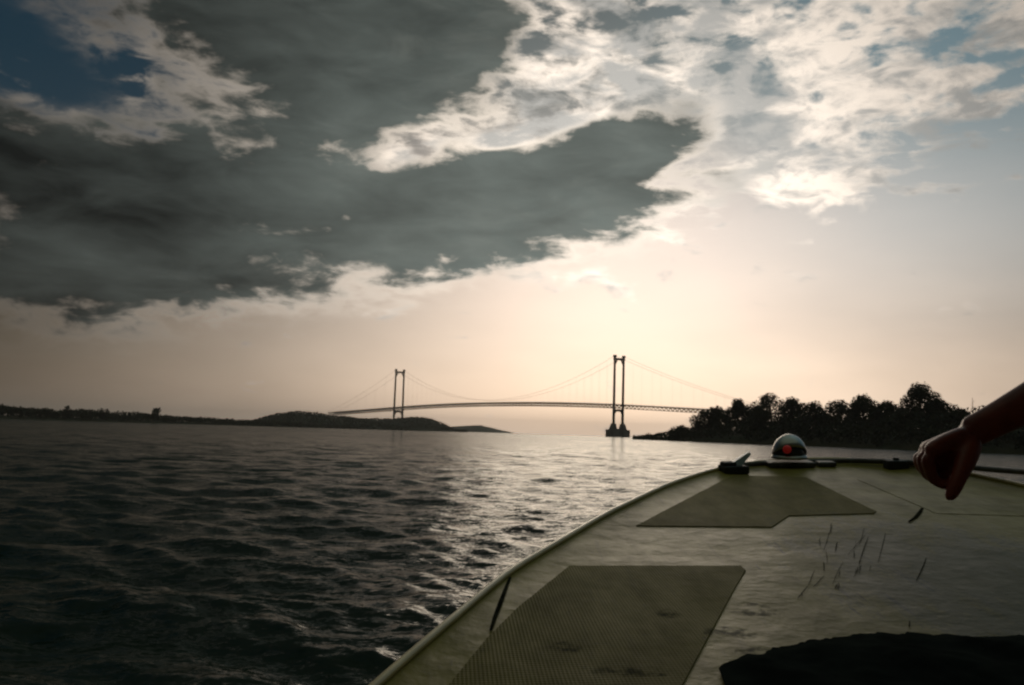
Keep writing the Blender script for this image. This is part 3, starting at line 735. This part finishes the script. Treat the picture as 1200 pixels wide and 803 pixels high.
# port bow chock with a pale blue horn
cc = on_deck(861, 556)
ck = MB(); ck.box((cc.x, cc.y + 0.02, 0.016), (0.10, 0.075, 0.032), Matrix.Rotation(R(12), 3, 'Z')); ck.box((cc.x - 0.02, cc.y + 0.02, 0.036), (0.05, 0.05, 0.02), Matrix.Rotation(R(12), 3, 'Z'))
ck = ck.build('mooring_chock', M['black'], BOAT, bevel=0.008)
hb = MB(); a0 = at_y(861, 546, cc.y + 0.02); a1 = at_y(878, 531, cc.y + 0.03)
hb.bar(a0, a1, 0.034, 0.030, (0, 1, 0), 0.012, 0.022); hb.build('horn', M['blue'], ck, bevel=0.007)

# ------------------------------------------------------------------ black cloth dropped on the deck, lower right
def make_cloth():
    nx, ny = 90, 70
    xs = np.linspace(0, 1, nx); ys = np.linspace(0, 1, ny)
    topx = [842, 866, 905, 950, 1000, 1060, 1130, 1200, 1240]; topy = [786, 775, 764, 755, 747, 746, 750, 748, 752]
    v = []
    for j in ys:
        for i in xs:
            px = 842 + i * 385; e = on_deck(px, float(np.interp(px, topx, topy)))
            e.y += 0.016 * mnoise.noise((px * 0.05, 1, 0)) + 0.008 * mnoise.noise((px * 0.2, 4, 0))
            y = e.y + (1.0 - e.y) * j; x = e.x + (-0.04 + 0.02 * j) * j
            edge_ = min(1, j * 7, (1 - j) * 5, i * 9, (1 - i) * 9)
            fold = 0.5 + 0.5 * math.sin(34 * (x * 0.75 + y * 0.9) + 3.2 * mnoise.noise((x * 5, y * 5, 2)))
            h = 0.004 + 0.006 * abs(mnoise.noise((x * 22, y * 26, 3))) * edge_ + math.sqrt(max(0, edge_)) * (0.006 + 0.007 * fold + 0.010 * (0.5 + mnoise.noise((x * 4, y * 4, 7))) * min(1, i * 2.5))
            v.append((x, y, h))
    n = len(v); low = [(p[0], p[1], 0.0045) for p in v]
    f = grid_faces(ny, nx)
    per = [k for k in range(nx)] + [r_ * nx + nx - 1 for r_ in range(1, ny)] + [(ny - 1) * nx + k for k in range(nx - 2, -1, -1)] + [r_ * nx for r_ in range(ny - 2, 0, -1)]
    side = [(a, b, b + n, a + n) for a, b in zip(per, per[1:] + per[:1])]
    me = mesh_np('cloth', v + low, np.vstack([f, f[:, ::-1] + n, side]))
    bm = bmesh.new(); bm.from_mesh(me); bmesh.ops.recalc_face_normals(bm, faces=bm.faces); bm.to_mesh(me); bm.free()
    o = link('cloth', smooth_mesh(me), M['cloth']); o.matrix_world = BOAT.matrix_world.copy()
    tag(o, 'crumpled black cloth lying on the foredeck in the lower right corner', 'cloth')
make_cloth()

# ------------------------------------------------------------------ the passenger whose arm reaches in from the right
def skin_mesh(nodes, edges, sub=2, root=0):
    me = bpy.data.meshes.new('s'); me.from_pydata([tuple(n[0]) for n in nodes], edges, [])
    o = bpy.data.objects.new('s', me); COL.objects.link(o)
    m = o.modifiers.new('k', 'SKIN'); m.use_smooth_shade = True
    for i, n in enumerate(nodes):
        d = me.skin_vertices[0].data[i]; r_ = n[1]; d.radius = (r_, r_) if not hasattr(r_, '__len__') else r_; d.use_root = (i == root)
    s_ = o.modifiers.new('u', 'SUBSURF'); s_.levels = s_.render_levels = sub
    out = bpy.data.meshes.new_from_object(o.evaluated_get(bpy.context.evaluated_depsgraph_get()))
    bpy.data.objects.remove(o); return out
def fuse(meshes, voxel, smooth_it=4):
    bm = bmesh.new()
    for me in meshes: bm.from_mesh(me)
    me = bpy.data.meshes.new('f'); bm.to_mesh(me); bm.free()
    o = bpy.data.objects.new('f', me); COL.objects.link(o)
    m = o.modifiers.new('r', 'REMESH'); m.mode = 'VOXEL'; m.voxel_size = voxel; m.use_smooth_shade = True
    s_ = o.modifiers.new('s', 'SMOOTH'); s_.iterations = smooth_it; s_.factor = 0.5
    out = bpy.data.meshes.new_from_object(o.evaluated_get(bpy.context.evaluated_depsgraph_get()))
    bpy.data.objects.remove(o); return out
def ellipsoid(c, r_, rot=None):
    bm = bmesh.new(); bmesh.ops.create_icosphere(bm, subdivisions=4, radius=1, matrix=Matrix.Translation(c) @ (rot or Matrix.Identity(4)) @ Matrix.Diagonal((*r_, 1)))
    me = bpy.data.meshes.new('e'); bm.to_mesh(me); bm.free(); return me
def chain(pts): return skin_mesh(pts, [(i, i + 1) for i in range(len(pts) - 1)])

def make_person():
    V = Vector
    Yh = 1.30
    wrist = at_y(1148, 502, Yh)
    elbow = V((0.885, 1.265, 0.505)); sh = V((1.12, 1.215, 0.585))
    torso = [(V((1.27, 1.08, .10)), (.13, .15)), (V((1.25, 1.075, .24)), (.11, .14)), (V((1.21, 1.07, .40)), (.115, .155)), (V((1.17, 1.06, .53)), (.105, .15)), (V((1.155, 1.06, .62)), .062), (V((1.14, 1.065, .70)), .05)]
    parts = [skin_mesh(torso, [(i, i + 1) for i in range(5)])]
    parts.append(chain([(V((1.17, 1.12, .54)), .07), (sh, .056), (sh.lerp(elbow, .5), .047), (elbow, .041), (elbow.lerp(wrist, .3), .040), (elbow.lerp(wrist, .68), .030), (wrist, (.021, .024)), (at_y(1130, 510, Yh), (.022, .026))]))
    parts.append(chain([(V((1.17, 1.0, .54)), .07), (V((1.15, .90, .57)), .056), (V((1.13, .84, .43)), .045), (V((1.08, .81, .32)), .039), (V((1.0, .80, .255)), .034), (V((.94, .79, .21)), .023), (V((.90, .785, .19)), .024)]))
    for k in range(4): parts.append(chain([(V((.90, .765 + .014 * k, .19)), .011), (V((.865, .75 + .02 * k, .185)), .0095), (V((.84, .745 + .022 * k, .165)), .0085), (V((.83, .745 + .022 * k, .145)), .007)]))
    parts.append(chain([(V((.92, .81, .19)), .012), (V((.895, .835, .175)), .010), (V((.875, .85, .16)), .008)]))
    for hy, ky, a_, b3 in ((1.17, 1.37, (1.03, 1.0, .055), (.93, .93, .045)), (.99, .78, (.95, 1.12, .06), (.865, 1.17, .05))):
        knee = V((.95, ky, .125)); an = V(a_); toe = V(b3)
        parts.append(chain([(V((1.25, hy, .11)), .095), (V((1.25, hy, .11)).lerp(knee, .5), .078), (knee, .058), (knee.lerp(an, .4), .052), (an, .036), (toe, (.038, .026)), (toe + (toe - an).normalized() * .07, (.034, .02))]))
    # head turned to the bridge
    hc = V((1.125, 1.075, .815)); fd = V((-0.75, 0.66, -0.02)).normalized(); rt = V((fd.y, -fd.x, 0)).normalized(); up = rt.cross(fd)
    rot = Matrix((rt, fd, up)).transposed().to_4x4()
    parts += [ellipsoid(hc + up * .02, (.074, .094, .098), rot), ellipsoid(hc + fd * .03 - up * .065, (.055, .06, .055), rot)]
    parts.append(chain([(V((1.165, 1.06, .58)), .062), (V((1.15, 1.063, .66)), .054), (hc - up * .08 - fd * .012, .054), (hc - up * .02 - fd * .015, .054)]))
    parts.append(chain([(hc + fd * .085 + up * .02, .008), (hc + fd * .105 - up * .012, .012), (hc + fd * .10 - up * .026, .013)]))      # nose
    parts.append(chain([(hc + fd * .083 - up * .055 - rt * .022, .006), (hc + fd * .092 - up * .055, .009), (hc + fd * .083 - up * .055 + rt * .022, .006)]))  # lips
    for sg in (-1, 1):
        parts.append(ellipsoid(hc + rt * sg * .076 - fd * .005, (.009, .018, .03), rot))
        parts.append(chain([(hc + fd * .083 + up * .035 + rt * sg * .015, .006), (hc + fd * .083 + up * .038 + rt * sg * .035, .007)]))
    # the right hand: knuckles to the left, fingers folded under, thumb hanging down towards the camera
    dp = [1.272, 1.290, 1.308, 1.324]
    mcp = [(1085, 531), (1080, 529.5), (1077, 529.5), (1077, 531)]
    pip = [(1093, 562), (1085, 556), (1079, 549), (1075, 543)]
    dip = [(1110, 570), (1103, 566), (1097, 560), (1093, 553)]
    tipp = [(1120, 556), (1115, 552), (1110, 547), (1104, 542)]
    hand = []
    for k in range(4):
        kd = [1.29, 1.296, 1.304, 1.311][k]
        hand.append(chain([(at_y(1136, 508, kd), .014), (at_y(1112, 517 + (1 if k == 0 else 0), (kd + dp[k]) / 2), .0145), (at_y(*mcp[k], dp[k]), .0118 if k < 3 else .0105)]))
        r_ = [.0088, .0088, .0085, .0078][k]
        hand.append(chain([(at_y(*mcp[k], dp[k]), .0108), (at_y(*pip[k], dp[k] + .002), r_ * 1.03), (at_y(*dip[k], dp[k]), r_ * .9), (at_y(*tipp[k], dp[k]), r_ * .78)]))
    hand.append(chain([(at_y(1140, 512, 1.29), .017), (at_y(1122, 534, 1.29), .021), (at_y(1104, 537, 1.30), .015)]))             # palm
    for a_, b3, y_ in (((1128, 526), (1097, 545), 1.296), ((1126, 540), (1100, 556), 1.292), ((1122, 550), (1106, 562), 1.287)):
        hand.append(chain([(at_y(*a_, y_), .015), (at_y((a_[0] + b3[0]) / 2, (a_[1] + b3[1]) / 2, y_ + .005), .0145), (at_y(*b3, y_ + .008), .012)]))
    for a_, b3 in (((1103, 538), (1094, 545)), ((1112, 548), (1103, 556)), ((1104, 546), (1110, 560))):
        hand.append(chain([(at_y(*a_, 1.302), .014), (at_y(*b3, 1.304), .013)]))
    hand.append(chain([(at_y(1141, 513, 1.285), .016), (at_y(1132, 538, 1.268), .0165), (at_y(1125, 557, 1.255), .0118), (at_y(1117, 575, 1.25), .0108), (at_y(1110, 588, 1.25), .0072)]))  # thumb
    body = fuse(parts + hand, 0.0036, 2)
    o = link('person', body, M['skin']); o.matrix_world = BOAT.matrix_world.copy()
    tag(o, 'person sitting on the foredeck, bare arm reaching in from the right edge, hand hanging', 'person')
    # clothing and hair
    sh_m = fuse([skin_mesh([(p, tuple(q + .012 for q in r_) if hasattr(r_, '__len__') else r_ + .006) for p, r_ in torso[:5]], [(i, i + 1) for i in range(4)]),
                 chain([(V((1.17, 1.12, .54)), .082), (sh, .070), (sh.lerp(elbow, .42), .062)]), chain([(V((1.17, 1.0, .54)), .082), (V((1.15, .90, .57)), .070), (V((1.135, .855, .46)), .060)])], .008, 3)
    link('shirt', sh_m, M['shirt'], o)
    so_ = [skin_mesh([(V((1.27, 1.08, .09)), (.135, .165)), (V((1.26, 1.078, .20)), (.125, .155))], [(0, 1)])]
    for hy, ky in ((1.17, 1.37), (.99, .78)): so_.append(chain([(V((1.25, hy, .112)), .108), (V((1.25, hy, .112)).lerp(V((.95, ky, .125)), .7), .085)]))
    link('shorts', fuse(so_, .008, 3), M['shorts'], o)
    hm = ellipsoid(hc + up * .035 - fd * .018, (.081, .095, .096), rot)
    bm = bmesh.new(); bm.from_mesh(hm)
    for v_ in bm.verts:
        q = v_.co - hc; a1, b1 = q.dot(fd), q.dot(up)
        v_.co += (v_.co - hc).normalized() * 0.006 * mnoise.noise(v_.co * 60)
    bmesh.ops.delete(bm, geom=[v_ for v_ in bm.verts if (v_.co - hc).dot(fd) > .055 - max(0, .05 - (v_.co - hc).dot(up)) * 0.9 and (v_.co - hc).dot(up) < .075 or (v_.co - hc).dot(up) < -.05], context='VERTS')
    bm.to_mesh(hm); bm.free(); link('hair', smooth_mesh(hm), M['hair'], o)
    for sg in (-1, 1): link('eye', smooth_mesh(ellipsoid(hc + fd * .0735 + up * .018 + rt * sg * .030, (.011, .010, .0055), rot)), M['eye'], o)
make_person()
